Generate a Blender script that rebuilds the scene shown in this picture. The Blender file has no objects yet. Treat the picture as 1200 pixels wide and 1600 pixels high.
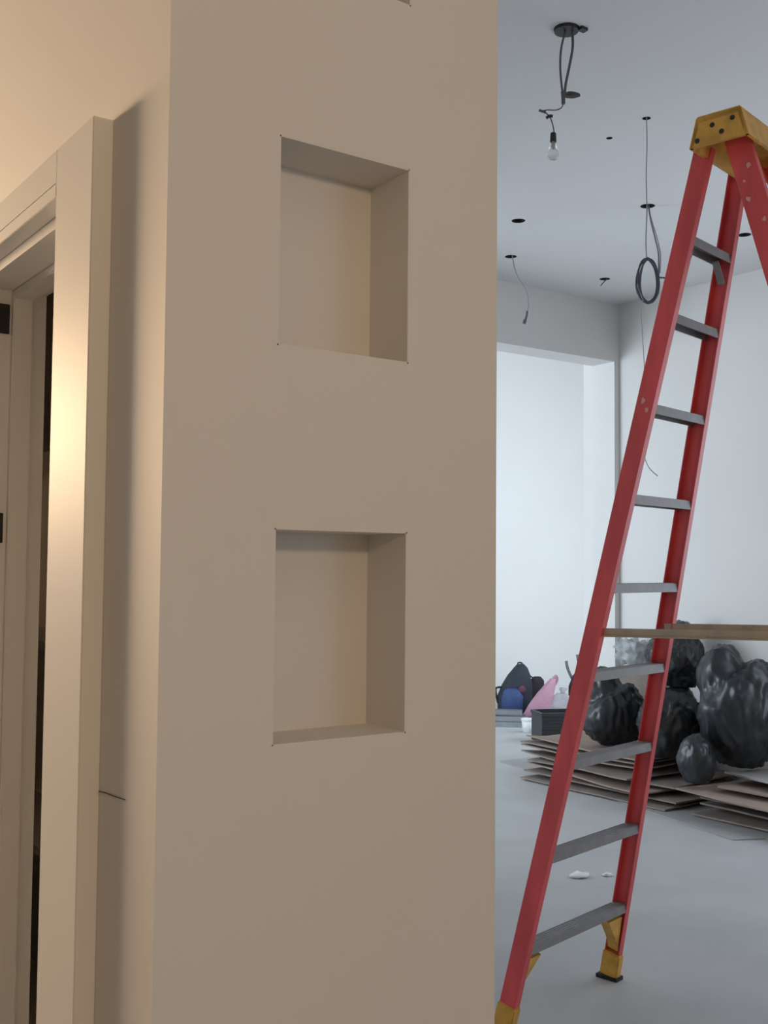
import bpy, bmesh, math, random
from mathutils import Vector, Matrix, noise

# ------------------------------------------------------------------ camera, world, light, exposure
SC = bpy.context.scene
COL = SC.collection
HC = 1.55                                    # eye height
YAW, PITCH, ROLL = math.radians(54.89), math.radians(2.95), math.radians(0.49)
cam_d = bpy.data.cameras.new('camera')
cam = bpy.data.objects.new('camera', cam_d); COL.objects.link(cam)
cam_d.sensor_fit = 'VERTICAL'; cam_d.sensor_height = 24.0; cam_d.lens = 25.5
cam_d.clip_start = 0.05; cam_d.clip_end = 100
_r = Vector((math.sin(YAW), -math.cos(YAW), 0)); _f = Vector((math.cos(YAW), math.sin(YAW), 0)); _u = Vector((0, 0, 1))
_f2 = _f * math.cos(PITCH) + _u * math.sin(PITCH); _u2 = _u * math.cos(PITCH) - _f * math.sin(PITCH)
_r3 = _r * math.cos(ROLL) + _u2 * math.sin(ROLL); _u3 = _u2 * math.cos(ROLL) - _r * math.sin(ROLL)
cam.matrix_world = Matrix(((_r3.x, _u3.x, -_f2.x, 0), (_r3.y, _u3.y, -_f2.y, 0), (_r3.z, _u3.z, -_f2.z, HC), (0, 0, 0, 1)))
SC.camera = cam

W = bpy.data.worlds.new('overcast_sky'); SC.world = W; W.use_nodes = True
bg = W.node_tree.nodes['Background']; bg.inputs[0].default_value = (0.72, 0.83, 1.0, 1); bg.inputs[1].default_value = 1.0

def area(name, loc, aim, sx, sy, power, color):
    l = bpy.data.lights.new(name, 'AREA'); l.shape = 'RECTANGLE'; l.size = sx; l.size_y = sy
    l.energy = power; l.color = color
    o = bpy.data.objects.new(name, l); COL.objects.link(o); o.location = loc
    o.rotation_euler = (Vector(aim) - Vector(loc)).to_track_quat('-Z', 'Y').to_euler()
    return o
DAY = (0.80, 0.90, 1.0)
WARM = (1.0, 0.69, 0.41)
area('daylight_beyond_window', (1.45, 8.0, 1.9), (9.0, 7.7, 1.7), 2.8, 2.6, 175, DAY)      # left window of the room beyond the opening
area('added_front_daylight', (8.5, 6.45, 2.0), (8.3, 9.6, 1.9), 2.8, 2.8, 72, DAY)        # added unseen light that brightens the back wall of that room
area('added_rear_daylight', (4.6, -4.3, 1.8), (4.6, 3.0, 1.8), 2.6, 2.0, 14, DAY)          # added fill from behind the camera, lifts bulkhead and floor
area('added_right_daylight', (6.38, 2.5, 1.8), (1.2, 2.6, 1.7), 2.4, 2.0, 41, DAY)          # added unseen fill, lights the bulkhead but not the niche wall
area('daylight_hall_window', (-1.10, 6.25, 1.95), (-0.6, 1.0, 1.7), 0.7, 1.4, 30, DAY)      # window at the end of the hall
SC.view_settings.view_transform = 'Standard'; SC.view_settings.look = 'None'
SC.view_settings.gamma = 1.0; SC.view_settings.use_curve_mapping = False
SC.view_settings.exposure = 0.0

# ------------------------------------------------------------------ materials
def mat(name, col, rough=0.6, var=0.0, scale=8.0, bump=0.0, bscale=60.0, metal=0.0, spec=0.5, trans=0.0, alpha=1.0, coat=0.0, stretch=None, col2=None):
    m = bpy.data.materials.new(name); m.use_nodes = True
    nt = m.node_tree; b = nt.nodes['Principled BSDF']
    b.inputs['Roughness'].default_value = rough; b.inputs['Metallic'].default_value = metal
    b.inputs['Specular IOR Level'].default_value = spec
    b.inputs['Transmission Weight'].default_value = trans; b.inputs['Alpha'].default_value = alpha
    b.inputs['Coat Weight'].default_value = coat
    c = (*col, 1); b.inputs['Base Color'].default_value = c
    tc = nt.nodes.new('ShaderNodeTexCoord'); src = tc.outputs['Object']
    if stretch:
        mp = nt.nodes.new('ShaderNodeMapping'); mp.inputs['Scale'].default_value = stretch
        nt.links.new(src, mp.inputs[0]); src = mp.outputs[0]
    if var > 0 or col2:
        n = nt.nodes.new('ShaderNodeTexNoise'); n.inputs['Scale'].default_value = scale; n.inputs['Detail'].default_value = 5
        nt.links.new(src, n.inputs['Vector'])
        r = nt.nodes.new('ShaderNodeValToRGB'); r.color_ramp.elements[0].position = 0.35; r.color_ramp.elements[1].position = 0.68
        lo = col2 if col2 else tuple(max(0, v * (1 - var)) for v in col)
        r.color_ramp.elements[0].color = (*lo, 1); r.color_ramp.elements[1].color = c
        nt.links.new(n.outputs['Fac'], r.inputs[0]); nt.links.new(r.outputs[0], b.inputs['Base Color'])
    if bump > 0:
        n2 = nt.nodes.new('ShaderNodeTexNoise'); n2.inputs['Scale'].default_value = bscale; n2.inputs['Detail'].default_value = 4
        nt.links.new(src, n2.inputs['Vector'])
        bp = nt.nodes.new('ShaderNodeBump'); bp.inputs['Strength'].default_value = bump; bp.inputs['Distance'].default_value = 0.01
        nt.links.new(n2.outputs['Fac'], bp.inputs['Height']); nt.links.new(bp.outputs[0], b.inputs['Normal'])
    return m

M = {}
M['wall'] = mat('white wall paint', (0.74, 0.735, 0.72), 0.75, 0.03, 1.5, 0.02, 120)
M['hall'] = mat('hall wall paint', (0.74, 0.725, 0.70), 0.7, 0.03, 1.5, 0.02, 120)
M['tan'] = mat('low bounce tan', (0.40, 0.34, 0.27), 0.75, 0.03, 1.5, 0.06, 120)  # tone kept dark so the unseen hall wall bounces less light
M['trim'] = mat('semi gloss trim paint', (0.78, 0.77, 0.75), 0.50, 0.0, 3, 0.01, 40, spec=0.035)
M['ceil'] = mat('ceiling paint', (0.74, 0.74, 0.74), 0.85, 0.03, 1.2, 0.05, 150)
M['floor'] = mat('dusty concrete floor', (0.46, 0.465, 0.465), 0.6, 0.12, 2.2, 0.10, 25)
M['paper'] = mat('grey floor protection paper', (0.36, 0.355, 0.35), 0.7, 0.10, 3, 0.1, 20)
M['red'] = mat('red fibreglass', (0.85, 0.115, 0.125), 0.42, 0.25, 12, 0.05, 80, stretch=(1, 1, 0.25))
M['yellow'] = mat('yellow moulded plastic', (0.84, 0.48, 0.09), 0.5, 0.3, 18, 0.05, 60)
M['alu'] = mat('dull aluminium', (0.31, 0.31, 0.32), 0.55, 0.15, 25, 0.03, 80, metal=0.35)
M['brass'] = mat('paint spattered spreader metal', (0.52, 0.43, 0.30), 0.6, 0, 14, 0.05, 60, col2=(0.42, 0.36, 0.29))
M['rubber'] = mat('black rubber', (0.02, 0.02, 0.02), 0.8, 0, 5, 0.05, 60)
M['splash'] = mat('dried pale paint', (0.78, 0.42, 0.38), 0.7, 0, 5, 0.1, 80)
M['hole'] = mat('dark void shade', (0.03, 0.032, 0.034), 0.7, 0.3, 20)  # near-black colour puts the shade inside the holes
M['cable'] = mat('grey cable sheath', (0.12, 0.125, 0.135), 0.5, 0.15, 20)
M['cable_pale'] = mat('pale cable sheath', (0.36, 0.38, 0.41), 0.5, 0.1, 20)
M['cable_mid'] = mat('mid grey cable sheath', (0.22, 0.23, 0.25), 0.5, 0.1, 20)
M['cable_violet'] = mat('dark violet grey cable sheath', (0.075, 0.07, 0.10), 0.45, 0.15, 20)
M['black'] = mat('black plastic fitting', (0.025, 0.025, 0.028), 0.45, 0, 5, 0.03, 60)
M['bulbglass'] = mat('clear bulb glass', (0.95, 0.96, 0.97), 0.06, trans=0.85)
M['filament'] = mat('filament support', (0.5, 0.5, 0.5), 0.4, metal=0.6)
M['bag'] = mat('black bin bag film', (0.022, 0.026, 0.030), 0.36, 0.3, 6, 0.16, 10, spec=0.55)
M['film'] = mat('clear dusty plastic film', (0.55, 0.58, 0.60), 0.35, 0.15, 9, 0.4, 14, alpha=0.55)
M['card'] = mat('brown cardboard', (0.34, 0.26, 0.21), 0.85, 0.18, 5, 0.06, 90)
M['card2'] = mat('grey brown cardboard', (0.27, 0.225, 0.195), 0.85, 0.22, 6, 0.06, 90)
M['board'] = mat('pale grey paper faced board', (0.44, 0.42, 0.40), 0.85, 0.10, 5, 0.05, 90)
M['navy'] = mat('black navy nylon', (0.018, 0.026, 0.040), 0.7, 0.2, 20, 0.15, 60)
M['blue'] = mat('blue nylon', (0.035, 0.07, 0.20), 0.65, 0.25, 14, 0.15, 50)
M['patch'] = mat('dull red fabric', (0.12, 0.04, 0.07), 0.8, 0.2, 20)
M['pink'] = mat('pink fabric', (0.50, 0.27, 0.36), 0.8, 0.2, 9, 0.25, 22)
M['greycloth'] = mat('grey sack fabric', (0.40, 0.38, 0.41), 0.85, 0.3, 9, 0.3, 20)
M['dark'] = mat('dark tool bag canvas', (0.035, 0.030, 0.036), 0.8, 0.3, 14, 0.2, 40)
M['silver'] = mat('galvanised steel', (0.46, 0.50, 0.54), 0.32, 0.15, 12, 0.03, 60, metal=0.8)
M['white'] = mat('white plastic', (0.80, 0.81, 0.82), 0.45, 0.03, 8)
M['shelf'] = mat('shelf board', (0.62, 0.58, 0.54), 0.6, 0.05, 6)
M['closet'] = mat('closet interior', (0.74, 0.70, 0.66), 0.85, 0.1, 4)
M['blackmetal'] = mat('black painted metal', (0.02, 0.02, 0.02), 0.45, metal=0.3)
M['tissue'] = mat('crumpled white paper', (0.80, 0.81, 0.82), 0.8, 0.05, 10, 0.2, 30)

# ------------------------------------------------------------------ helpers
def tag(o, label=None, cat=None, group=None, kind=None):
    if label: o['label'] = label
    if cat: o['category'] = cat
    if group: o['group'] = group
    if kind: o['kind'] = kind
    return o
def obj(name, bm, m, parent=None, smooth=False, bevel=0.0):
    if bevel > 0:
        bmesh.ops.bevel(bm, geom=list(bm.edges), offset=bevel, segments=2, affect='EDGES', clamp_overlap=True)
    bmesh.ops.recalc_face_normals(bm, faces=list(bm.faces))
    me = bpy.data.meshes.new(name); bm.to_mesh(me); bm.free()
    me.materials.append(m)
    if smooth:
        for p in me.polygons: p.use_smooth = True
    o = bpy.data.objects.new(name, me); COL.objects.link(o)
    if parent: o.parent = parent
    return o
def empty(name, loc=(0, 0, 0), rz=0.0):
    o = bpy.data.objects.new(name, None); COL.objects.link(o); o.location = loc; o.rotation_euler = (0, 0, rz)
    o.empty_display_size = 0.1
    return o
def BM(): return bmesh.new()
def box(bm, x0, x1, y0, y1, z0, z1):
    vs = [bm.verts.new((x, y, z)) for x in (x0, x1) for y in (y0, y1) for z in (z0, z1)]
    for f in ((0, 1, 3, 2), (4, 6, 7, 5), (0, 4, 5, 1), (2, 3, 7, 6), (0, 2, 6, 4), (1, 5, 7, 3)):
        bm.faces.new([vs[i] for i in f])
    return vs
def boxo(name, x0, x1, y0, y1, z0, z1, m, parent=None, bevel=0.0):
    b = BM(); box(b, x0, x1, y0, y1, z0, z1); return obj(name, b, m, parent, bevel=bevel)
def prism(bm, p0, p1, prof, A, B):
    """profile (a, b) pairs swept straight from p0 to p1; A and B are the profile axes"""
    n = len(prof)
    r0 = [bm.verts.new(Vector(p0) + A * a + B * b) for a, b in prof]
    r1 = [bm.verts.new(Vector(p1) + A * a + B * b) for a, b in prof]
    for i in range(n):
        bm.faces.new((r0[i], r0[(i + 1) % n], r1[(i + 1) % n], r1[i]))
    bm.faces.new(r0[::-1]); bm.faces.new(r1)
def spline(pts, n=8):
    P = [Vector(p) for p in pts]; out = []
    for i in range(len(P) - 1):
        a = P[max(i - 1, 0)]; b = P[i]; c = P[i + 1]; d = P[min(i + 2, len(P) - 1)]
        for k in range(n):
            t = k / n
            out.append(0.5 * ((2 * b) + (c - a) * t + (2 * a - 5 * b + 4 * c - d) * t * t + (3 * b - a - 3 * c + d) * t ** 3))
    out.append(P[-1]); return out
def tube(bm, pts, r, seg=8, n=8):
    P = spline(pts, n); rings = []
    for i, p in enumerate(P):
        t = (P[min(i + 1, len(P) - 1)] - P[max(i - 1, 0)]).normalized()
        a = t.cross(Vector((0.31, 0.87, 0.37))).normalized(); b = t.cross(a)
        rings.append([bm.verts.new(p + a * r * math.cos(2 * math.pi * k / seg) + b * r * math.sin(2 * math.pi * k / seg)) for k in range(seg)])
    for u, v in zip(rings, rings[1:]):
        for k in range(seg): bm.faces.new((u[k], u[(k + 1) % seg], v[(k + 1) % seg], v[k]))
    bm.faces.new(rings[0][::-1]); bm.faces.new(rings[-1])
def lathe(bm, prof, c=(0, 0, 0), seg=20, close=True):
    rings = []
    for r, z in prof:
        rings.append([bm.verts.new((c[0] + r * math.cos(2 * math.pi * k / seg), c[1] + r * math.sin(2 * math.pi * k / seg), c[2] + z)) for k in range(seg)])
    for u, v in zip(rings, rings[1:]):
        for k in range(seg): bm.faces.new((u[k], u[(k + 1) % seg], v[(k + 1) % seg], v[k]))
    if close: bm.faces.new(rings[0][::-1]); bm.faces.new(rings[-1])
def struct(name, bm, m, parent=None, bevel=0):
    o = obj(name, bm, m, parent, bevel=bevel)
    if not parent: o['kind'] = 'structure'
    return o
def sbox(name, x0, x1, y0, y1, z0, z1, m, parent=None, bevel=0):
    b = BM(); box(b, x0, x1, y0, y1, z0, z1); return struct(name, b, m, parent, bevel)

# ------------------------------------------------------------------ the building shell
CX, CY = 0.550, 1.263            # outside corner of the closet block
PW = 1.098                       # right edge of the niche wall
RX, FY = 6.459, 5.952            # right wall, far wall
CH = 3.66
FT = 0.24                        # depth of the bulkhead
XL, YR, YE = -2.20, -4.5, 6.40
sbox('floor', XL - 0.2, 10.8, YR - 0.2, 9.9, -0.12, 0.0, M['floor'])

# ceiling with the cut holes for the lamps that are still missing
HOLES = [(2.955, 2.992, 0.050), (3.893, 3.647, 0.016), (4.392, 4.856, 0.042), (4.863, 5.452, 0.040), (5.788, 5.470, 0.038),
         (4.811, 4.210, 0.042), (3.858, 3.381, 0.020), (5.714, 4.217, 0.042)]
b = BM()
rect = [b.verts.new((x, y, CH)) for x, y in ((XL - 0.2, YR - 0.2), (RX + 0.1, YR - 0.2), (RX + 0.1, FY + FT), (XL - 0.2, FY + FT))]
for i in range(4): b.edges.new((rect[i], rect[(i + 1) % 4]))
for hx, hy, hr in HOLES:
    ring = [b.verts.new((hx + hr * math.cos(k * math.pi / 12), hy + hr * math.sin(k * math.pi / 12), CH)) for k in range(24)]
    for i in range(24): b.edges.new((ring[i], ring[(i + 1) % 24]))
bmesh.ops.triangle_fill(b, use_beauty=True, use_dissolve=False, edges=list(b.edges), normal=(0, 0, -1))
ceiling = struct('ceiling', b, M['ceil'])
sbox('slab', XL - 0.2, RX + 0.1, YR - 0.2, FY + FT, CH + 0.2, CH + 0.3, M['ceil'], ceiling)
for hx, hy, hr in HOLES:
    b = BM(); lathe(b, [(hr - 0.0005, 0.0), (hr - 0.0005, 0.16), (0.002, 0.16)], (hx, hy, CH), 24, False)
    obj('light_opening', b, M['hole'], ceiling)

# niche wall: face with three openings and lined recesses
NX0, NX1, ND = 0.711, 0.929, 0.098
NZ = [(1.315, 1.602), (1.847, 2.134), (2.379, 2.666)]
b = BM(); T = 0.125
box(b, CX, NX0, CY, CY + T, 0, CH); box(b, NX1, PW, CY, CY + T, 0, CH)
zz = [0] + [v for p in NZ for v in p] + [CH]
for i in range(0, len(zz), 2): box(b, NX0, NX1, CY, CY + T, zz[i], zz[i + 1])
wn = struct('wall_niche', b, M['hall'])
for z0, z1 in NZ:
    b = BM(); t = 0.012
    pts = [(NX0, CY), (NX1, CY), (NX1, CY + ND), (NX0, CY + ND)]
    box(b, NX0, NX1, CY + ND, CY + ND + t, z0, z1)                                # back
    box(b, NX0, NX0 + 0.002, CY + 0.0002, CY + ND, z0, z1); box(b, NX1 - 0.002, NX1, CY + 0.0002, CY + ND, z0, z1)
    box(b, NX0, NX1, CY + 0.0002, CY + ND, z0, z0 + 0.002); box(b, NX0, NX1, CY + 0.0002, CY + ND, z1 - 0.002, z1)
    obj('niche', b, M['hall'], wn)

# closet front wall with the cased opening
OY0, OY1, OZ = 1.606, 2.16, 2.103
WT = 0.13
b = BM()
box(b, CX, CX + WT, CY + T, OY0, 0, CH); box(b, CX, CX + WT, OY1, YE, 0, CH); box(b, CX, CX + WT, OY0, OY1, OZ + 0.02, CH)
wd = struct('wall_closet_front', b, M['hall'])
d1 = empty('door_1', (CX, (OY0 + OY1) / 2, 0)); d1['kind'] = 'structure'
def dpart(name, x0, x1, y0, y1, z0, z1, m=M['trim'], bevel=0.0, parent=None):
    b = BM(); oy = (OY0 + OY1) / 2
    box(b, x0 - CX, x1 - CX, y0 - oy, y1 - oy, z0, z1); return obj(name, b, m, parent or d1, bevel=bevel)
CP = 0.030
dpart('casing', CX - CP, CX, CY + 0.190, OY0, 0, 2.178, bevel=0.0015)
dpart('casing', CX - CP, CX, OY1, OY1 + 0.11, 0, 2.178, bevel=0.0015)
dpart('casing', CX - CP, CX, OY0, OY1, OZ + 0.022, 2.178, bevel=0.0015)
dpart('bead', CX - CP - 0.0005, CX, OY0, OY1, OZ, OZ + 0.022, bevel=0.001)
jn = dpart('jamb', CX + 0.0005, CX + WT, OY0 - 0.0, OY0 + 0.018, 0, OZ)
jf = dpart('jamb', CX + 0.0005, CX + WT, OY1 - 0.018, OY1, 0, OZ)
dpart('jamb', CX + 0.0005, CX + WT, OY0 + 0.018, OY1 - 0.018, OZ - 0.018, OZ + 0.02)
dpart('door_stop', CX + 0.062, CX + 0.100, OY1 - 0.032, OY1 - 0.018, 0, OZ - 0.018, bevel=0.002)
dpart('door_stop', CX + 0.062, CX + 0.100, OY0 + 0.018, OY1 - 0.032, OZ - 0.034, OZ - 0.018, bevel=0.002)
for zc, xe in ((2.028, 0.058), (1.621, 0.0555)):
    h = dpart('hinge', CX + 0.022, CX + xe, OY1 - 0.022, OY1 - 0.018, zc - 0.029, zc + 0.029, M['blackmetal'], 0.001, jf)
    b = BM(); lathe(b, [(0.006, zc - 0.029), (0.006, zc + 0.029)], (0.022, OY1 - 0.024 - (OY0 + OY1) / 2, 0), 10); obj('hinge_pin', b, M['blackmetal'], jf)

# closet box behind it
sbox('wall_closet_back', PW - 0.12, PW, CY + T, YE, 0, CH, M['wall'])
sbox('wall_closet_end', CX + WT, PW - 0.12, 3.6, 3.72, 0, CH, M['closet'])
sbox('trim_closet_lining', PW - 0.124, PW - 0.12, CY + T, 3.6, 0, 2.9, M['closet'])
for z in (0.47, 0.925, 1.38, 1.825):
    s = empty('closet_shelf', (PW - 0.124, 2.5, z))
    b = BM(); box(b, -0.19, 0, -1.09, 1.09, -0.018, 0); obj('shelf_board', b, M['shelf'], s, bevel=0.001)
    for yy in (-0.6, 0.6):
        b = BM(); box(b, -0.16, 0, yy - 0.01, yy + 0.01, -0.04, -0.018); obj('bracket', b, M['shelf'], s)
    order = {0.47: 'lowest', 0.925: 'second lowest', 1.38: 'second highest', 1.825: 'topmost'}[z]
    tag(s, 'pale %s shelf inside the dark closet behind the cased opening' % order, 'shelf', 'closet shelves')

# far wall: bulkhead over the wide opening, narrow return at the right
b = BM(); box(b, PW, 6.405, FY, FY + FT, 3.20, CH); box(b, 6.405, RX, FY, FY + FT, 0, CH); box(b, PW, 2.2, FY, FY + FT, 0, 3.20)
struct('wall_far', b, M['wall'])
b = BM(); box(b, RX, RX + 0.15, YR, 1.2, 0, CH); box(b, RX, RX + 0.15, 3.8, FY + FT, 0, CH); box(b, RX, RX + 0.15, 1.2, 3.8, 0, 0.7); box(b, RX, RX + 0.15, 1.2, 3.8, 2.9, CH)
struct('wall_right', b, M['wall'])
b = BM(); box(b, XL, 3.2, YR - 0.15, YR, 0, CH); box(b, 6.0, RX, YR - 0.15, YR, 0, CH); box(b, 3.2, 6.0, YR - 0.15, YR, 0, 0.7); box(b, 3.2, 6.0, YR - 0.15, YR, 2.9, CH)
struct('wall_rear', b, M['wall'])
sbox('wall_hall', XL - 0.15, XL, YR, YE, 0, CH, M['tan'])
b = BM(); box(b, XL, -1.50, YE, YE + 0.15, 0, CH); box(b, -0.70, PW, YE, YE + 0.15, 0, CH); box(b, -1.50, -0.70, YE, YE + 0.15, 0, 1.2); box(b, -1.50, -0.70, YE, YE + 0.15, 2.7, CH)
struct('wall_hall_end', b, M['hall'])
sbox('ceiling_hall_end', XL - 0.15, PW, FY + FT, YE + 0.15, CH, CH + 0.1, M['ceil'])
# the room beyond the opening
YB, HB = 9.60, 4.30
sbox('wall_beyond', 1.0, 10.7, YB, YB + 0.15, 0, HB, M['wall'])
sbox('wall_beyond_right', 10.55, 10.7, FY + FT, YB, 0, HB, M['wall'])
b = BM(); box(b, RX, 7.1, FY + FT, FY + FT + 0.15, 0, HB); box(b, 9.9, 10.7, FY + FT, FY + FT + 0.15, 0, HB); box(b, 7.1, 9.9, FY + FT, FY + FT + 0.15, 0, 0.6); box(b, 7.1, 9.9, FY + FT, FY + FT + 0.15, 3.4, HB)
struct('wall_beyond_front', b, M['wall'])
sbox('wall_beyond_header', 1.0, RX, FY + FT, FY + FT + 0.14, CH, HB + 0.1, M['wall'])
b = BM(); box(b, 1.10, 1.25, YE + 0.0, 6.5, 0, HB); box(b, 1.10, 1.25, 9.5, YB, 0, HB); box(b, 1.10, 1.25, 6.5, 9.5, 0, 0.5); box(b, 1.10, 1.25, 6.5, 9.5, 3.3, HB)
struct('wall_beyond_left', b, M['wall'])
sbox('ceiling_beyond', 1.0, 10.7, FY + FT, YB + 0.15, HB, HB + 0.1, M['ceil'])
def window(name, axis, a0, a1, z0, z1, c):
    w = empty(name, (0, 0, 0)); w['kind'] = 'structure'
    def pc(u0, u1, v0, v1, nm):
        b = BM()
        if axis == 'x': box(b, c - 0.03, c + 0.03, u0, u1, v0, v1)
        else: box(b, u0, u1, c - 0.03, c + 0.03, v0, v1)
        obj(nm, b, M['trim'], w)
    e = 0.06
    pc(a0, a0 + e, z0, z1, 'frame'); pc(a1 - e, a1, z0, z1, 'frame'); pc(a0 + e, a1 - e, z0, z0 + e, 'frame'); pc(a0 + e, a1 - e, z1 - e, z1, 'frame')
    mid = (a0 + a1) / 2; pc(mid - 0.02, mid + 0.02, z0 + e, z1 - e, 'mullion')
window('window_1', 'x', 6.5, 9.5, 0.5, 3.3, 1.17)
window('added_window_2', 'y', 3.2, 6.0, 0.7, 2.9, YR - 0.08)  # added unseen frame for the rear fill light
window('added_window_4', 'y', 7.1, 9.9, 0.6, 3.4, FY + FT + 0.05)  # added, hidden from view, goes with the back wall light
window('window_3', 'y', -1.50, -0.70, 1.2, 2.7, YE + 0.08)
window('added_window_5', 'x', 1.2, 3.8, 0.7, 2.9, RX + 0.08)  # added out of view to hold the right-hand fill

# warm lamps: the hall flood and two added pendants (their own light in the builder)
def lit(name, strength):
    em = mat(name, (1, 0.9, 0.75), 0.5); p = em.node_tree.nodes['Principled BSDF']
    p.inputs['Emission Color'].default_value = (1, 0.75, 0.45, 1); p.inputs['Emission Strength'].default_value = strength
    return em
M['lit'] = lit('lit lamp glass', 3.0)
def flood(x, y, z, aim, power, label, sx=0.9, sy=0.6, spread=70):
    t = empty('flood_light', (x, y, CH))
    d = (Vector(aim) - Vector((x, y, z))).normalized(); c = Vector((0, 0, z - CH))
    a_ = d.cross(Z0).normalized(); b_ = d.cross(a_)
    b = BM(); lathe(b, [(0.06, -0.025), (0.06, 0.0)], (0, 0, 0), 24); obj('canopy', b, M['white'], t)
    b = BM(); tube(b, [(0, 0, -0.02), c * 0.5, c - d * 0.05], 0.012); obj('stem', b, M['white'], t)
    b = BM(); prism(b, c - d * 0.06, c, [(-sx / 2, -sy / 2), (sx / 2, -sy / 2), (sx / 2, sy / 2), (-sx / 2, sy / 2)], a_, b_); obj('housing', b, M['white'], t)
    l = bpy.data.lights.new('lamp_light', 'AREA'); l.shape = 'RECTANGLE'; l.size = sx; l.size_y = sy
    l.energy = power; l.color = WARM; l.spread = math.radians(spread)
    lo = bpy.data.objects.new('lamp_light', l); COL.objects.link(lo); lo.location = c + d * 0.01; lo.parent = t
    lo.rotation_euler = d.to_track_quat('-Z', 'Y').to_euler()
    tag(t, label, 'lamp')
def pendant(x, y, z, power, label):
    t = empty('fill_pendant', (x, y, CH))
    b = BM(); lathe(b, [(0.05, -0.02), (0.05, 0.0)], (0, 0, 0), 20); obj('canopy', b, M['white'], t)
    b = BM(); tube(b, [(0, 0, -0.02), (0, 0, z - CH + 0.16)], 0.004); obj('cord', b, M['cable'], t)
    b = BM(); lathe(b, [(0.02, 0.20), (0.025, 0.13), (0.02, 0.125)], (0, 0, z - CH), 16); obj('socket', b, M['black'], t)
    l = bpy.data.lights.new('lamp_light', 'POINT'); l.energy = power; l.color = WARM; l.shadow_soft_size = 0.10
    lo = bpy.data.objects.new('lamp_light', l); COL.objects.link(lo); lo.location = (0, 0, z - CH); lo.parent = t
    tag(t, label, 'lamp')
Z0 = Vector((0, 0, 1))
flood(-0.50, 5.8, 2.30, (0.55, 1.4, 1.95), 40, 'wide white flood light down the hall throwing warm light along the cased wall')
pendant(0.22, -1.3, 2.3, 46, 'added warm pendant hanging unseen behind the viewer to light the niche wall')  # added lamp standing in for warm bounce from the hall
pendant(0.73, 3.45, 1.65, 0.5, 'added dim pendant brightening the closet behind the cased opening')  # added hidden lamp, lifts the dark closet gap

# ------------------------------------------------------------------ stepladder
LB = Vector((2.7937, 2.8736, 0)); PHI, TL = 0.2254, math.tan(-0.2147)
U = Vector((math.cos(PHI), math.sin(PHI), 0)); V = Vector((-U.y, U.x, 0)); Z = Vector((0, 0, 1))
ladder = empty('step_ladder', LB)
tag(ladder, 'tall red fibreglass stepladder with yellow cap and feet standing on the dusty floor', 'ladder')
WB, WTOP = 0.6946, 0.2384
STEPS = [2.6164, 2.3681, 2.0751, 1.7815, 1.4899, 1.1998, 0.9086, 0.5955, 0.2877]
def hw(h): return 0.5 * (WB + (WTOP - WB) * h / 3.05)
def fc(h, s=0): return V * (h * TL) + Z * h + U * (s * hw(h))           # front section, ladder coordinates
FD = (V * TL + Z).normalized(); FV = (V - FD * V.dot(FD)).normalized()
def channel(s, web, fl, t=0.004):
    # C section: web outside, flanges pointing in; a along U, b across
    h = web / 2
    o = [(0, -h), (0, h), (fl, h), (fl, h - t), (t, h - t), (t, -h + t), (fl, -h + t), (fl, -h)]
    return [(-s * a, bb) for a, bb in o] if s > 0 else o
for s in (-1, 1):
    off = 0.024 if s > 0 else 0.0
    b = BM(); prism(b, fc(0.10, s) + U * off, fc(2.91, s) + U * off, channel(s, 0.062, 0.027), U, FV)
    rail = obj('front_rail', b, M['red'], ladder)
    # yellow boot and black pad at the foot
    b = BM()
    prism(b, fc(0.012, s) + U * (off - s * 0.013), fc(0.105, s) + U * (off - s * 0.013), [(-0.019, -0.036), (0.019, -0.036), (0.019, 0.036), (-0.019, 0.036)], U, FV)
    boot = obj('foot', b, M['yellow'], ladder, bevel=0.004)
    b = BM(); c = fc(0.0, s) + U * (off - s * 0.013)
    prism(b, c, c + Z * 0.014, [(-0.024, -0.045), (0.024, -0.045), (0.024, 0.045), (-0.024, 0.045)], U, V); obj('foot_pad', b, M['rubber'], boot)
    # gusset from the lowest step to the boot
    b = BM(); a = fc(0.265, s); 
    q = [a - U * s * 0.012 - Z * 0.005, a - U * s * 0.105 - Z * 0.005, fc(0.15, s) - U * s * 0.012, fc(0.105, s) - U * s * 0.004 ]
    q = [q[0], q[1], fc(0.19, s) - U * s * 0.045, q[2], fc(0.12, s)]
    v0 = [b.verts.new(p - FV * 0.022) for p in q]; v1 = [b.verts.new(p + FV * 0.022) for p in q]
    n = len(q)
    b.faces.new(v0); b.faces.new(v1[::-1])
    for i in range(n): b.faces.new((v0[i], v0[(i + 1) % n], v1[(i + 1) % n], v1[i]))
    obj('gusset', b, M['yellow'], ladder)
for k in range(9):
    h = STEPS[k]
    w = hw(h) - 0.006
    b = BM(); c = V * (h * TL) + Z * h
    prism(b, c - U * w, c + U * (w + 0.024), [(-0.028, 0.006), (-0.028, 0.014), (0.028, 0.014), (0.028, -0.016), (0.024, -0.016), (0.024, 0.007), (-0.024, 0.007), (-0.024, -0.016), (-0.028, -0.016)], V, Z)
    for r in range(5):
        yy = -0.022 + r * 0.011
        prism(b, c - U * (w - 0.02), c + U * (w - 0.02), [(yy - 0.002, 0.0135), (yy + 0.002, 0.0135), (yy + 0.002, 0.0160), (yy - 0.002, 0.0160)], V, Z)
    st = obj('step', b, M['alu'], ladder)
    if k == 0:
        for s in (-1, 1):
            b = BM(); prism(b, c + U * s * (w - 0.055) - Z * 0.02, c + U * s * (w - 0.01) - Z * 0.085, [(-0.012, -0.003), (0.012, -0.003), (0.012, 0.003), (-0.012, 0.003)], V, Z)
            obj('brace', b, M['alu'], st)
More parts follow.
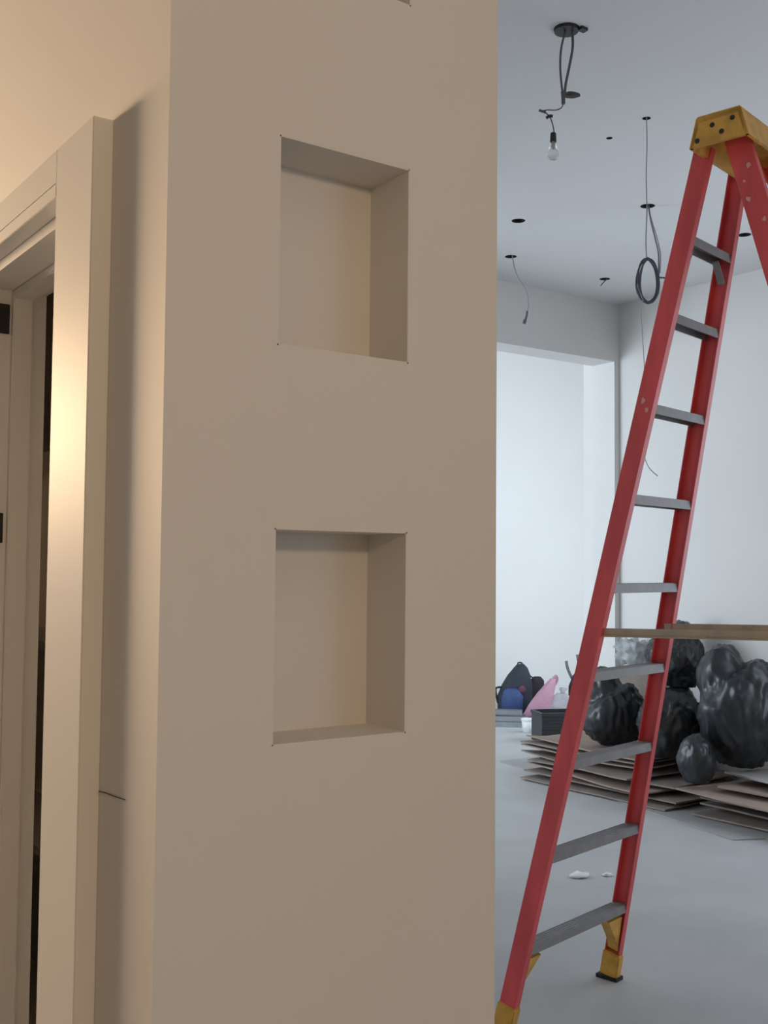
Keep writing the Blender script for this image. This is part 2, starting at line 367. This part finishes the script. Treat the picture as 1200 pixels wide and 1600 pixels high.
# rear section
RT, RWB, RWT = math.tan(0.285), 0.56, 0.30
RC = V * (2.9 * TL - 0.125)                                               # its top, under the cap
def rc(h, s): return RC - V * ((2.9 - h) * RT) + Z * h + U * (s * 0.5 * (RWB + (RWT - RWB) * h / 3.05))
RD = (V * RT + Z).normalized(); RV = (V - RD * V.dot(RD)).normalized()
for s in (-1, 1):
    b = BM(); prism(b, rc(0.10, s), rc(2.91, s), channel(s, 0.076, 0.027), U, RV); obj('rear_rail', b, M['red'], ladder)
    b = BM(); prism(b, rc(0.012, s) - U * s * 0.013, rc(0.15, s) - U * s * 0.013, [(-0.019, -0.042), (0.019, -0.042), (0.019, 0.042), (-0.019, 0.042)], U, RV)
    boot = obj('foot', b, M['yellow'], ladder, bevel=0.004)
    b = BM(); c = rc(0, s) - U * s * 0.013; prism(b, c, c + Z * 0.014, [(-0.024, -0.05), (0.024, -0.05), (0.024, 0.05), (-0.024, 0.05)], U, V); obj('foot_pad', b, M['rubber'], boot)
for h in (0.35, 0.95, 1.55, 2.15, 2.65):
    b = BM(); prism(b, rc(h, -1) + U * 0.006, rc(h, 1) - U * 0.006, [(-0.018, -0.012), (0.018, -0.012), (0.018, 0.012), (-0.018, 0.012)], RV, RD); obj('rear_brace', b, M['alu'], ladder)
# spreaders, one each side
for s in (-1, 1):
    hz = 1.345
    p0 = fc(hz, s) + U * (0.024 if s < 0 else 0.004); p1 = rc(hz + 0.025, s) - U * s * 0.006
    d = (p1 - p0).normalized(); p0 = p0 - d * 0.0; p1 = p1 + d * 0.02; mid = p0.lerp(p1, 0.48)
    n_ = d.cross(Z).normalized()
    b = BM(); prism(b, p0, mid, [(0, -0.014), (0.004, -0.014), (0.004, 0.010), (0.016, 0.010), (0.016, 0.014), (0, 0.014)], n_, d.cross(n_)); obj('spreader', b, M['brass'], ladder)
    b = BM(); prism(b, mid - d * 0.05 + n_ * 0.005, p1 + n_ * 0.005, [(0, -0.014), (0.004, -0.014), (0.004, 0.010), (0.016, 0.010), (0.016, 0.014), (0, 0.014)], n_, d.cross(n_)); obj('spreader', b, M['brass'], ladder)
# cap: hollow moulded top with holes
CT, CB = 2.968, 2.872
cc = V * (2.92 * TL - 0.098) - U * 0.01 ; cl, cd = 0.225, 0.097
b = BM()
ct = 0.074
prof = [(-cd, CB), (-ct, CT - 0.006), (-ct + 0.006, CT), (ct - 0.006, CT), (ct, CT - 0.006), (cd, CB), (cd - 0.012, CB), (ct - 0.012, CT - 0.02), (-ct + 0.012, CT - 0.02), (-cd + 0.012, CB)]
prism(b, cc - U * cl, cc + U * cl, prof, V, Z)
for s in (-1, 1):
    prism(b, cc + U * s * cl, cc + U * s * (cl - 0.010), [(-cd + 0.003, CB), (-ct + 0.003, CT - 0.004), (ct - 0.003, CT - 0.004), (cd - 0.003, CB)], V, Z)
cap = obj('cap', b, M['yellow'], ladder)
for vv, zz_ in ((0.02, 2.930), (-0.045, 2.936), (-0.01, 2.902), (0.07, 2.892)):
    b = BM(); c = cc - U * (cl + 0.0015) + V * vv + Z * zz_
    pr = [(0.008 * math.cos(k * math.pi / 6), 0.008 * math.sin(k * math.pi / 6)) for k in range(12)]
    prism(b, c, c + U * 0.004, pr, V, Z); obj('cap_hole_disc', b, M['hole'], cap)  # dark discs on the cap end put in the shade of holes
# dried paint spots on the rails
rnd = random.Random(5)
def spot(p, A, B, N, r, parent):
    b = BM(); q = []
    for k in range(9):
        a = 2 * math.pi * k / 9; rr = r * rnd.uniform(0.6, 1.2)
        q.append((rr * math.cos(a), rr * 1.3 * math.sin(a)))
    prism(b, p, p + N * 0.0015, q, A, B); obj('paint_spot', b, M['splash'], parent)
for h, o_, r in ((2.80, -0.012, 0.007), (2.76, 0.014, 0.005), (2.70, 0.018, 0.008), (2.62, -0.01, 0.006)):
    spot(rc(h, -1) + RV * o_, RV, RD, -U, r, ladder)
for h, o_, r in ((2.07, -0.012, 0.007), (2.10, 0.008, 0.009)):
    spot(fc(h, -1) + FV * o_, FV, FD, -U, r, ladder)

# ------------------------------------------------------------------ things hanging from the ceiling
def R_(x, y): return Vector((x, y, 0))
RT_ = Vector((0.818, -0.575, 0))                                          # across the room as seen from the hall
hb = Vector((2.955, 2.992, CH))
pend = empty('hanging_bulb', hb)
tag(pend, 'bare bulb in a black socket hanging from an open ceiling box on two grey cables', 'lamp')
k_ = 0.00244
def hp(px, py): return RT_ * ((px - 885) * k_) + Z * (-(py - 45) * k_)
b = BM(); lathe(b, [(0.047, -0.012), (0.047, 0.05)], (0, 0, 0), 20); box(b, 0.03, 0.062, -0.055, -0.03, -0.012, 0.0); obj('ceiling_box', b, M['black'], pend)
b = BM(); tube(b, [hp(884, 47), hp(877, 75), hp(875, 105), hp(877, 135), hp(880, 155)], 0.0045); obj('cable', b, M['cable'], pend)
b = BM(); tube(b, [hp(894, 47), hp(895, 75), hp(889, 110), hp(884, 135), hp(882, 155)], 0.0055); obj('cable', b, M['cable'], pend)
b = BM(); tube(b, [hp(879, 148), hp(880, 160), hp(880, 168)], 0.008); obj('tape_wrap', b, M['cable'], pend)
b = BM()
for i in range(3):
    tube(b, [hp(881, 153 + i), hp(890, 149 + i * 1.5) + V * 0.01 * i, hp(902, 151 + i * 2), hp(905, 154), hp(895, 157 - i), hp(882, 156)], 0.0045)
obj('cable_bundle', b, M['cable'], pend)
b = BM(); tube(b, [hp(880, 166), hp(877, 174), hp(868, 178), hp(855, 178), hp(843, 180)], 0.0024); obj('wire', b, M['cable'], pend)
b = BM(); tube(b, [hp(842, 179), hp(851, 182), hp(858, 189), hp(862, 198), hp(865, 212), hp(864, 220)], 0.0026); tube(b, [hp(841, 178.5), hp(846, 180), hp(852, 182)], 0.005)
obj('wire', b, M['cable'], pend)
b = BM(); tube(b, [hp(853, 191), hp(858, 188), hp(863, 188)], 0.006); obj('wire_connector', b, M['black'], pend)
sp = hp(864, 216)
b = BM(); lathe(b, [(0.006, 0.004), (0.011, 0.0), (0.012, -0.014), (0.0125, -0.034)], sp, 16); obj('socket', b, M['black'], pend, False)
b = BM(); lathe(b, [(0.010, -0.034), (0.0115, -0.046), (0.017, -0.060), (0.0215, -0.076), (0.021, -0.090), (0.015, -0.102), (0.004, -0.107)], sp, 20)
bu = obj('bulb', b, M['bulbglass'], pend, True)
b = BM(); lathe(b, [(0.006, -0.034), (0.005, -0.06), (0.002, -0.068)], sp, 10); obj('filament_stem', b, M['filament'], bu)

# coil of cable hanging from a lamp hole
h2 = Vector((4.811, 4.210, CH)); k2 = 6.21 / 1700
coil = empty('cable_coil', h2)
tag(coil, 'dark coil of cable hanging in a ring from a ceiling hole next to the ladder', 'cable')
def cp(px, py, dv=0.0): return RT_ * ((px - 1012) * k2) + Z * (-(py - 322) * k2) + V * dv
b = BM(); tube(b, [cp(1011, 318), cp(1010, 350), cp(1009, 380), cp(1010, 406)], 0.0045); obj('cable', b, M['cable_pale'], coil)
b = BM(); tube(b, [cp(1013, 318), cp(1017, 345), cp(1024, 375), cp(1029, 400), cp(1029, 436)], 0.005); obj('cable', b, M['cable_mid'], coil)
b = BM(); tube(b, [cp(1014, 318, .01), cp(1021, 345, .01), cp(1029, 372, .01), cp(1032, 400), cp(1031, 430)], 0.0035); obj('cable', b, M['cable_pale'], coil)
b = BM()
for i in range(4):
    q = []
    for k in range(25):
        a = 2 * math.pi * k / 24 + i * 0.4
        ex = 15.5 + 0.9 * math.sin(a + i * 2.0); ey = 35 + 1.1 * math.cos(a * 2 + i)
        q.append(cp(1012 + ex * math.sin(a) * (1 - 0.12 * math.cos(a)), 442 - ey * math.cos(a), 0.010 * math.sin(a + i * 1.6)))
    tube(b, q, 0.006, 6, 3)
obj('loop', b, M['cable_violet'], coil)
b = BM(); tube(b, [cp(1026, 436), cp(1033, 437), cp(1046, 438), cp(1058, 446)], 0.005); obj('cable_tail', b, M['cable_violet'], coil)
b = BM(); tube(b, [cp(1004, 470), cp(1001, 495), cp(1003, 530), cp(1006, 600), cp(1002, 680), cp(1004, 715), cp(1012, 738), cp(1026, 752)], 0.0028); obj('cable_tail', b, M['cable_pale'], coil)
tail2 = Vector((3.858, 3.381, CH))
wv = empty('hanging_wire', tail2); tag(wv, 'thin pale wire hanging straight down from a small ceiling hole left of the ladder cap', 'wire')
k3 = 4.984 / 1700
b = BM(); tube(b, [Z * 0.01, Z * (-40 * k3) + RT_ * 0.002, Z * (-90 * k3) - RT_ * 0.002, Z * (-138 * k3)], 0.0028); obj('wire', b, M['cable_pale'], wv)
h3 = Vector((4.863, 5.452, CH)); k4 = 7.256 / 1700
dc = empty('dangling_cable', h3); tag(dc, 'short grey cable with a taped end dangling from a ceiling hole before the bulkhead', 'cable')
def dp(px, py): return RT_ * ((px - 798) * k4) + Z * (-(py - 401) * k4)
b = BM(); tube(b, [dp(800, 397), dp(803, 415), dp(810, 435), dp(822, 455), dp(826, 478), dp(822, 500), dp(820, 506)], 0.0042); obj('cable', b, M['cable_pale'], dc)
b = BM(); tube(b, [dp(824, 488), dp(823, 496), dp(821, 503)], 0.008); obj('tape_wrap', b, M['cable'], dc)
b = BM(); tube(b, [dp(821, 502), dp(819, 508)], 0.012); obj('cable_end', b, M['cable'], dc)
h4 = Vector((5.788, 5.470, CH)); k5 = 7.8 / 1700
wt = empty('wire_stub', h4); tag(wt, 'tiny grey wire stub poking from the ceiling hole nearest the far corner', 'wire')
b = BM(); tube(b, [RT_ * 0.02 + Z * 0.005, RT_ * -0.005 - Z * 0.02, RT_ * -0.03 - Z * 0.05], 0.004); obj('wire', b, M['cable'], wt)
# small wire end behind the casing
b = BM(); tube(b, [(0.5495, 1.451, 1.243), (0.5475, 1.446, 1.243), (0.5490, 1.432, 1.244), (0.5494, 1.39, 1.2455), (0.5494, 1.36, 1.247)], 0.0007, 6, 4)
tag(obj('wire_end', b, M['black'], None), 'thin dark wire end on the shaded wall beside the white door casing', 'wire')

# ------------------------------------------------------------------ floor paper and debris
b = BM()
pts = [(5.87, 6.70), (5.70, 5.9), (5.51, 4.95), (5.31, 4.03), (5.50, 3.95), (5.60, 3.2), (6.40, 3.2), (6.40, 6.0), (6.38, 6.70)]
v0 = [b.verts.new((x, y, 0.001)) for x, y in pts]; v1 = [b.verts.new((x, y, 0.006)) for x, y in pts]
b.faces.new(v0[::-1]); b.faces.new(v1)
for i in range(len(pts)): b.faces.new((v0[i], v0[(i + 1) % len(pts)], v1[(i + 1) % len(pts)], v1[i]))
tag(obj('floor_paper', b, M['paper']), 'grey protective paper sheet laid flat on the floor under the cardboard piles', 'paper')

def crumple(name, loc, rad, seed, m, sub=3, amp=0.35, freq=2.2, flat=None, ridges=0.0, parent=None, neck=None):
    """a wrinkled lump: sphere displaced by noise, flattened where it rests"""
    b = BM(); bmesh.ops.create_icosphere(b, subdivisions=sub, radius=1.0)
    o3 = Vector((seed * 3.7, seed * 1.3, seed * 2.9))
    for v in b.verts:
        n = v.co.normalized()
        d = noise.fractal(n * freq + o3, 1.3, 2.1, 3) * amp
        if ridges:
            d += ridges * (1 - abs(noise.noise(Vector((n.x * 3.5, n.y * 3.5, n.z * 1.2)) * 1.6 + o3))) ** 4 - ridges * 0.4
        if neck:
            dn = Vector(neck).normalized(); c = n.dot(dn)
            if c > 0.80: d += (c - 0.80) / 0.20 * 0.38
            if 0.55 < c <= 0.9: d -= 0.12 * (1 - abs(c - 0.72) / 0.18)
        p = n * (1 + d)
        v.co = Vector((p.x * rad[0], p.y * rad[1], p.z * rad[2]))
        if flat is not None and v.co.z < -flat: v.co.z = -flat + (v.co.z + flat) * 0.12
    o = obj(name, b, m, parent, True); o.location = loc
    return o
for i, (x, y, r, lab) in enumerate(((4.033, 3.994, 0.05, 'crumpled white paper scrap on the open floor beyond the ladder'), (4.17, 3.93, 0.03, 'smaller white paper scrap just right of the bigger one on the open floor'))):
    tag(crumple('paper_scrap', (x, y, r * 0.16), (r, r * 0.8, r * 0.3), 11 + i, M['tissue'], 2, 0.6, 2.5, r * 0.13), lab, 'paper', 'paper scraps on the floor')

# ------------------------------------------------------------------ cardboard piles
def sheet(name, cx, cy, z, lx, ly, rz, m, label, group, th=0.009, curl=0.0, tilt=(0, 0), seed=0, nx=10, ny=12):
    b = BM(); g = {}
    for s in (0, 1):
        for i in range(nx + 1):
            for j in range(ny + 1):
                u, v = i / nx - 0.5, j / ny - 0.5
                zz_ = noise.noise(Vector((u * 1.6 + seed, v * 1.6 - seed, seed * 0.7))) * 0.012 + curl * (max(0, abs(u) - 0.25) * max(0, v + 0.1)) * 2 + abs(curl) * 0.25 * v * v
                jx = noise.noise(Vector((v * 6 + seed, seed, 0))) * 0.012 if i in (0, nx) else 0
                jy = noise.noise(Vector((u * 6 - seed, seed, 4))) * 0.012 if j in (0, ny) else 0
                g[s, i, j] = b.verts.new((u * lx + jx, v * ly + jy, zz_ + s * th))
    for i in range(nx):
        for j in range(ny):
            b.faces.new((g[0, i, j], g[0, i, j + 1], g[0, i + 1, j + 1], g[0, i + 1, j])); b.faces.new((g[1, i, j], g[1, i + 1, j], g[1, i + 1, j + 1], g[1, i, j + 1]))
    for i in range(nx):
        for j in (0, ny): b.faces.new((g[0, i, j], g[0, i + 1, j], g[1, i + 1, j], g[1, i, j]))
    for j in range(ny):
        for i in (0, nx): b.faces.new((g[0, i, j], g[0, i, j + 1], g[1, i, j + 1], g[1, i, j]))
    o = obj(name, b, m); o.location = (cx, cy, z); o.rotation_euler = (tilt[0], tilt[1], rz)
    return tag(o, label, 'cardboard', group)
S1 = [  # centre x, y, z, width, length, turn, curl, material
    (5.985, 5.40, 0.016, 0.93, 1.32, 0.03, 0.00, 'card2'), (6.015, 5.40, 0.050, 0.86, 1.36, 0.05, 0.02, 'card2'), (5.985, 5.47, 0.078, 0.84, 1.20, -0.08, 0.07, 'card'),
    (6.030, 5.46, 0.125, 0.78, 1.28, 0.10, 0.02, 'card2'), (6.020, 5.60, 0.150, 0.82, 1.16, -0.10, 0.06, 'card2'), (6.055, 5.66, 0.192, 0.72, 1.14, 0.07, 0.08, 'card'),
    (6.050, 5.68, 0.222, 0.74, 1.10, 0.05, 0.04, 'card2'), (6.060, 5.64, 0.256, 0.72, 1.14, -0.02, 0.07, 'card')]
nm = ['lowest', 'second from the bottom', 'third from the bottom', 'fourth from the bottom', 'fifth from the bottom', 'sixth from the bottom', 'second from the top', 'topmost']
for i, (x, y, z, lx, ly, rz, cu, mm) in enumerate(S1):
    sheet('cardboard_sheet', x, y, z, lx, ly, rz, M[mm], 'brown cardboard sheet, %s of the left pile under the black bags' % nm[i], 'cardboard sheets in the left pile', 0.010, cu, seed=i * 1.7 + 1)
S2 = [(6.02, 4.02, 0.016, 0.82, 1.10, 0.02, 0.0, 'card2', 'brown cardboard sheet lying lowest in the right pile'),
      (6.06, 3.98, 0.060, 0.76, 1.16, -0.03, 0.02, 'card2', 'brown cardboard sheet, second from the bottom of the right pile'),
      (6.04, 4.00, 0.105, 0.72, 1.10, 0.04, 0.02, 'card2', 'brown cardboard sheet in the middle of the right pile'),
      (5.95, 3.95, 0.150, 0.86, 1.36, -0.02, 0.03, 'card', 'wide brown cardboard sheet jutting out of the right pile with a sharp corner'),
      (6.08, 3.86, 0.190, 0.70, 1.20, 0.10, 0.02, 'card', 'brown cardboard sheet, second from the top of the right pile'),
      (6.06, 3.88, 0.245, 0.60, 1.20, -0.20, 0.02, 'board', 'pale grey board lying on top of the right cardboard pile')]
for i, (x, y, z, lx, ly, rz, cu, mm, lab) in enumerate(S2):
    sheet('cardboard_sheet', x, y, z, lx, ly, rz, M[mm], lab, 'cardboard sheets in the right pile', 0.011, cu, seed=i * 2.3 + 20)
# sheet leaning on the wall behind the left bag
o = sheet('cardboard_sheet', 6.36, 5.62, 0.56, 0.50, 0.52, 0.0, M['card2'], 'grey brown cardboard sheet leaning on the wall behind the left black bag', 'leaning cardboard', 0.010, 0.02, seed=40)
o.rotation_euler = (0, math.radians(-76), math.radians(0))

# ------------------------------------------------------------------ bin bags
def bag(loc, rad, seed, label, neck=(0.1, -0.2, 1), flat=0.8, amp=0.20, ridges=0.10):
    o = crumple('garbage_bag', loc, rad, seed, M['bag'], 5, amp, 0.8, rad[2] * flat, ridges, None, neck)
    return tag(o, label, 'bag', 'black garbage bags on the cardboard')
bag((5.99, 5.57, 0.50), (0.22, 0.22, 0.25), 3, 'black bin bag with white highlights, leftmost of the bags on the cardboard', (-0.3, 0.4, 1), 0.86)
bag((5.98, 5.03, 0.49), (0.25, 0.20, 0.24), 8, 'large black bin bag in the middle of the heap, under the topmost bag', (0.6, 0.4, 0.5), 0.85)
bag((6.14, 5.13, 0.93), (0.20, 0.20, 0.21), 15, 'rounded black bin bag on top of the heap, behind the ladder spreader', (0.4, 0.2, 0.6), 0.9)
bag((6.06, 4.52, 0.63), (0.29, 0.27, 0.37), 22, 'tall slumped black bin bag at the right of the heap', (-0.4, 0.5, 0.9), 0.95)
bag((5.66, 4.58, 0.355), (0.12, 0.12, 0.17), 31, 'small black bin bag drooping in front over the right cardboard pile', (1.0, 0.2, 0.3), 0.85, 0.2, 0.03)
fl = crumple('plastic_film', (6.33, 5.72, 0.93), (0.10, 0.12, 0.10), 44, M['film'], 4, 0.55, 2.4, None, 0.2)
tag(fl, 'crumpled clear plastic film on the leaning cardboard in the far corner', 'plastic')

# ------------------------------------------------------------------ bags, tools and bars beyond the opening
def pos(px, Zd): X = (px - 600) / 1700 * Zd; return Vector((0.818 * X + 0.575 * Zd, -0.575 * X + 0.818 * Zd, 0))
FACE = math.atan2(-0.575, 0.818)                                       # turned square to the hall
def sack(bm, sections, seg=20, power=2.6, seed=0, wob=0.02):
    """stack of rounded sections (cx, cy, z, rx, ry)"""
    rings = []
    for cx, cy, z, rx, ry in sections:
        ring = []
        for k in range(seg):
            a = 2 * math.pi * k / seg; c, s = math.cos(a), math.sin(a)
            x = rx * abs(c) ** (2 / power) * (1 if c >= 0 else -1); y = ry * abs(s) ** (2 / power) * (1 if s >= 0 else -1)
            n = noise.noise(Vector((c * 1.5, s * 1.5, z * 6 + seed))) * wob
            ring.append(bm.verts.new((cx + x * (1 + n * 4), cy + y * (1 + n * 4), z + n * 0.4)))
        rings.append(ring)
    for u, v in zip(rings, rings[1:]):
        for k in range(seg): bm.faces.new((u[k], u[(k + 1) % seg], v[(k + 1) % seg], v[k]))
    bm.faces.new(rings[0][::-1]); bm.faces.new(rings[-1])
p = pos(806, 11.9); bp = empty('backpack', p, FACE)
tag(bp, 'black backpack with a blue front pocket standing upright by the white far room', 'backpack')
b = BM(); sack(b, [(0, 0, 0.0, 0.15, 0.10), (0, 0, 0.03, 0.185, 0.13), (0, 0, 0.18, 0.19, 0.13), (0.02, 0, 0.30, 0.165, 0.115), (0.045, 0, 0.40, 0.12, 0.10), (0.06, 0, 0.48, 0.075, 0.07), (0.06, 0, 0.52, 0.04, 0.04)])
obj('body', b, M['navy'], bp, True)
b = BM(); sack(b, [(-0.05, -0.13, 0.03, 0.08, 0.04), (-0.05, -0.14, 0.06, 0.115, 0.055), (-0.05, -0.14, 0.18, 0.115, 0.05), (-0.05, -0.13, 0.25, 0.09, 0.03), (-0.05, -0.12, 0.27, 0.05, 0.01)], seed=3); obj('front_pocket', b, M['blue'], bp, True)
b = BM(); sack(b, [(0.05, -0.14, 0.22, 0.02, 0.012), (0.055, -0.14, 0.24, 0.04, 0.02), (0.06, -0.14, 0.28, 0.04, 0.02), (0.06, -0.135, 0.30, 0.02, 0.01)], seed=4); obj('patch', b, M['patch'], bp, True)
b = BM(); tube(b, [(0.04, 0.02, 0.50), (0.035, 0.03, 0.53), (0.075, 0.03, 0.53), (0.085, 0.02, 0.49)], 0.008); obj('handle', b, M['navy'], bp)
b = BM(); tube(b, [(-0.14, -0.02, 0.27), (-0.19, -0.03, 0.27), (-0.215, -0.03, 0.24), (-0.19, -0.02, 0.10)], 0.012); obj('strap', b, M['navy'], bp)
p = pos(846, 11.5); pk = empty('pink_bag', p, FACE)
tag(pk, 'slumped pink cloth bag leaning to the right beside the black backpack', 'bag')
b = BM(); sack(b, [(-0.03, 0, 0.0, 0.13, 0.07), (-0.03, 0, 0.04, 0.165, 0.10), (0.0, 0, 0.14, 0.13, 0.09), (0.05, 0, 0.25, 0.085, 0.07), (0.10, 0, 0.35, 0.055, 0.05), (0.13, 0, 0.41, 0.03, 0.03)], wob=0.05, seed=8); obj('body', b, M['pink'], pk, True)
b = BM(); tube(b, [(0.10, -0.02, 0.37), (0.15, -0.02, 0.44), (0.175, 0.0, 0.40), (0.15, 0.0, 0.34)], 0.012); obj('handle', b, M['pink'], pk)
p = pos(880, 11.0); gs = empty('grey_sack', p, FACE)
tag(gs, 'pale grey cloth sack standing between the pink bag and the ladder rail', 'bag')
b = BM(); sack(b, [(0, 0, 0.0, 0.10, 0.09), (0, 0, 0.05, 0.13, 0.11), (0.0, 0, 0.18, 0.125, 0.10), (-0.01, 0, 0.27, 0.09, 0.08), (-0.01, 0, 0.31, 0.05, 0.05)], wob=0.05, seed=12); obj('body', b, M['greycloth'], gs, True)
b = BM(); sack(b, [(0, 0, 0.30, 0.03, 0.03), (0, 0, 0.32, 0.02, 0.02), (0.005, 0, 0.36, 0.045, 0.04)], seed=13); obj('neck', b, M['greycloth'], gs, True)
p = pos(912, 11.75); tb = empty('tool_bag', p, FACE)
tag(tb, 'dark tool bag with two tool handles sticking up behind the ladder rail', 'bag')
b = BM(); sack(b, [(0, 0, 0.0, 0.15, 0.10), (0, 0, 0.06, 0.17, 0.12), (0, 0, 0.30, 0.16, 0.11), (0.01, 0, 0.40, 0.13, 0.09), (0.02, 0, 0.50, 0.07, 0.05)], wob=0.04, seed=15); obj('body', b, M['dark'], tb, True)
b = BM(); tube(b, [(-0.11, 0, 0.36), (-0.165, 0, 0.48), (-0.185, 0, 0.57)], 0.016); obj('tool_handle', b, M['cable'], tb)
b = BM(); tube(b, [(-0.02, 0, 0.42), (-0.05, 0, 0.55), (-0.065, 0, 0.64)], 0.016); obj('tool_handle', b, M['cable'], tb)
p = pos(836, 11.9); gl = empty('dark_pouch', p + Vector((0.12, 0.1, 0)), FACE)
tag(gl, 'small black pouch between the black backpack and the pink bag', 'pouch')
b = BM(); sack(b, [(0, 0, 0.0, 0.07, 0.05), (0, 0, 0.05, 0.09, 0.06), (0.0, 0, 0.24, 0.09, 0.05), (0.01, 0, 0.33, 0.075, 0.04), (0.01, 0, 0.37, 0.04, 0.02)], seed=17); obj('body', b, M['dark'], gl, True)
b = BM(); tube(b, [(-0.03, 0, 0.35), (-0.08, 0, 0.385), (-0.10, 0, 0.36)], 0.008); obj('strap', b, M['dark'], gl)
# metal channels stacked on the floor
for i, (off, z, lab) in enumerate(((0.0, 0.0, 'lowest at the front'), (0.13, 0.0, 'lowest at the back'), (0.02, 0.052, 'on top at the front'), (0.13, 0.052, 'on top at the back'), (0.07, 0.104, 'uppermost of all'))):
    d_ = Vector((0.72, -0.69, 0)); n_ = Vector((0.69, 0.72, 0))
    c = Vector((7.28, 8.10, z + 0.001)) + n_ * off
    a0, a1 = c - d_ * (1.9 + 0.05 * i), c + d_ * (0.20 - 0.03 * i)
    b = BM(); prism(b, a0, a1, [(-0.05, 0), (0.05, 0), (0.05, 0.05), (0.044, 0.05), (0.044, 0.006), (-0.044, 0.006), (-0.044, 0.05), (-0.05, 0.05)], n_, Z)
    tag(obj('metal_channel', b, M['silver']), 'silver metal channel lying on the far floor, %s of the bundle' % lab, 'bar', 'metal channels before the bags')
p = pos(827, 10.45); bk = empty('white_tub', p)
tag(bk, 'small white plastic tub on the floor at the end of the metal channels', 'tub')
b = BM(); lathe(b, [(0.055, 0), (0.068, 0.12), (0.060, 0.12), (0.050, 0.01)], (0, 0, 0), 18); obj('body', b, M['white'], bk, True)
b = BM(); lathe(b, [(0.072, 0.115), (0.072, 0.13), (0.02, 0.132)], (0, 0, 0), 18); obj('lid', b, M['white'], bk)
p = pos(872, 9.95); cr = empty('black_crate', p, FACE + 0.2)
tag(cr, 'low black plastic crate on the floor left of the cardboard pile', 'crate')
b = BM(); w, dd, hh, t = 0.20, 0.14, 0.27, 0.012
box(b, -w, w, -dd, dd, 0.0, t); box(b, -w, -w + t, -dd, dd, t, hh); box(b, w - t, w, -dd, dd, t, hh); box(b, -w + t, w - t, -dd, -dd + t, t, hh); box(b, -w + t, w - t, dd - t, dd, t, hh)
body = obj('body', b, M['black'], cr)
b = BM()
box(b, -w - 0.008, w + 0.008, -dd - 0.008, -dd, hh - 0.03, hh); box(b, -w - 0.008, w + 0.008, dd, dd + 0.008, hh - 0.03, hh); box(b, -w - 0.008, -w, -dd, dd, hh - 0.03, hh); box(b, w, w + 0.008, -dd, dd, hh - 0.03, hh)
obj('rim', b, M['black'], cr)
for z in (0.06, 0.12, 0.18):
    b = BM(); box(b, -w + 0.01, w - 0.01, -dd - 0.005, -dd, z, z + 0.02); obj('rib', b, M['black'], cr)
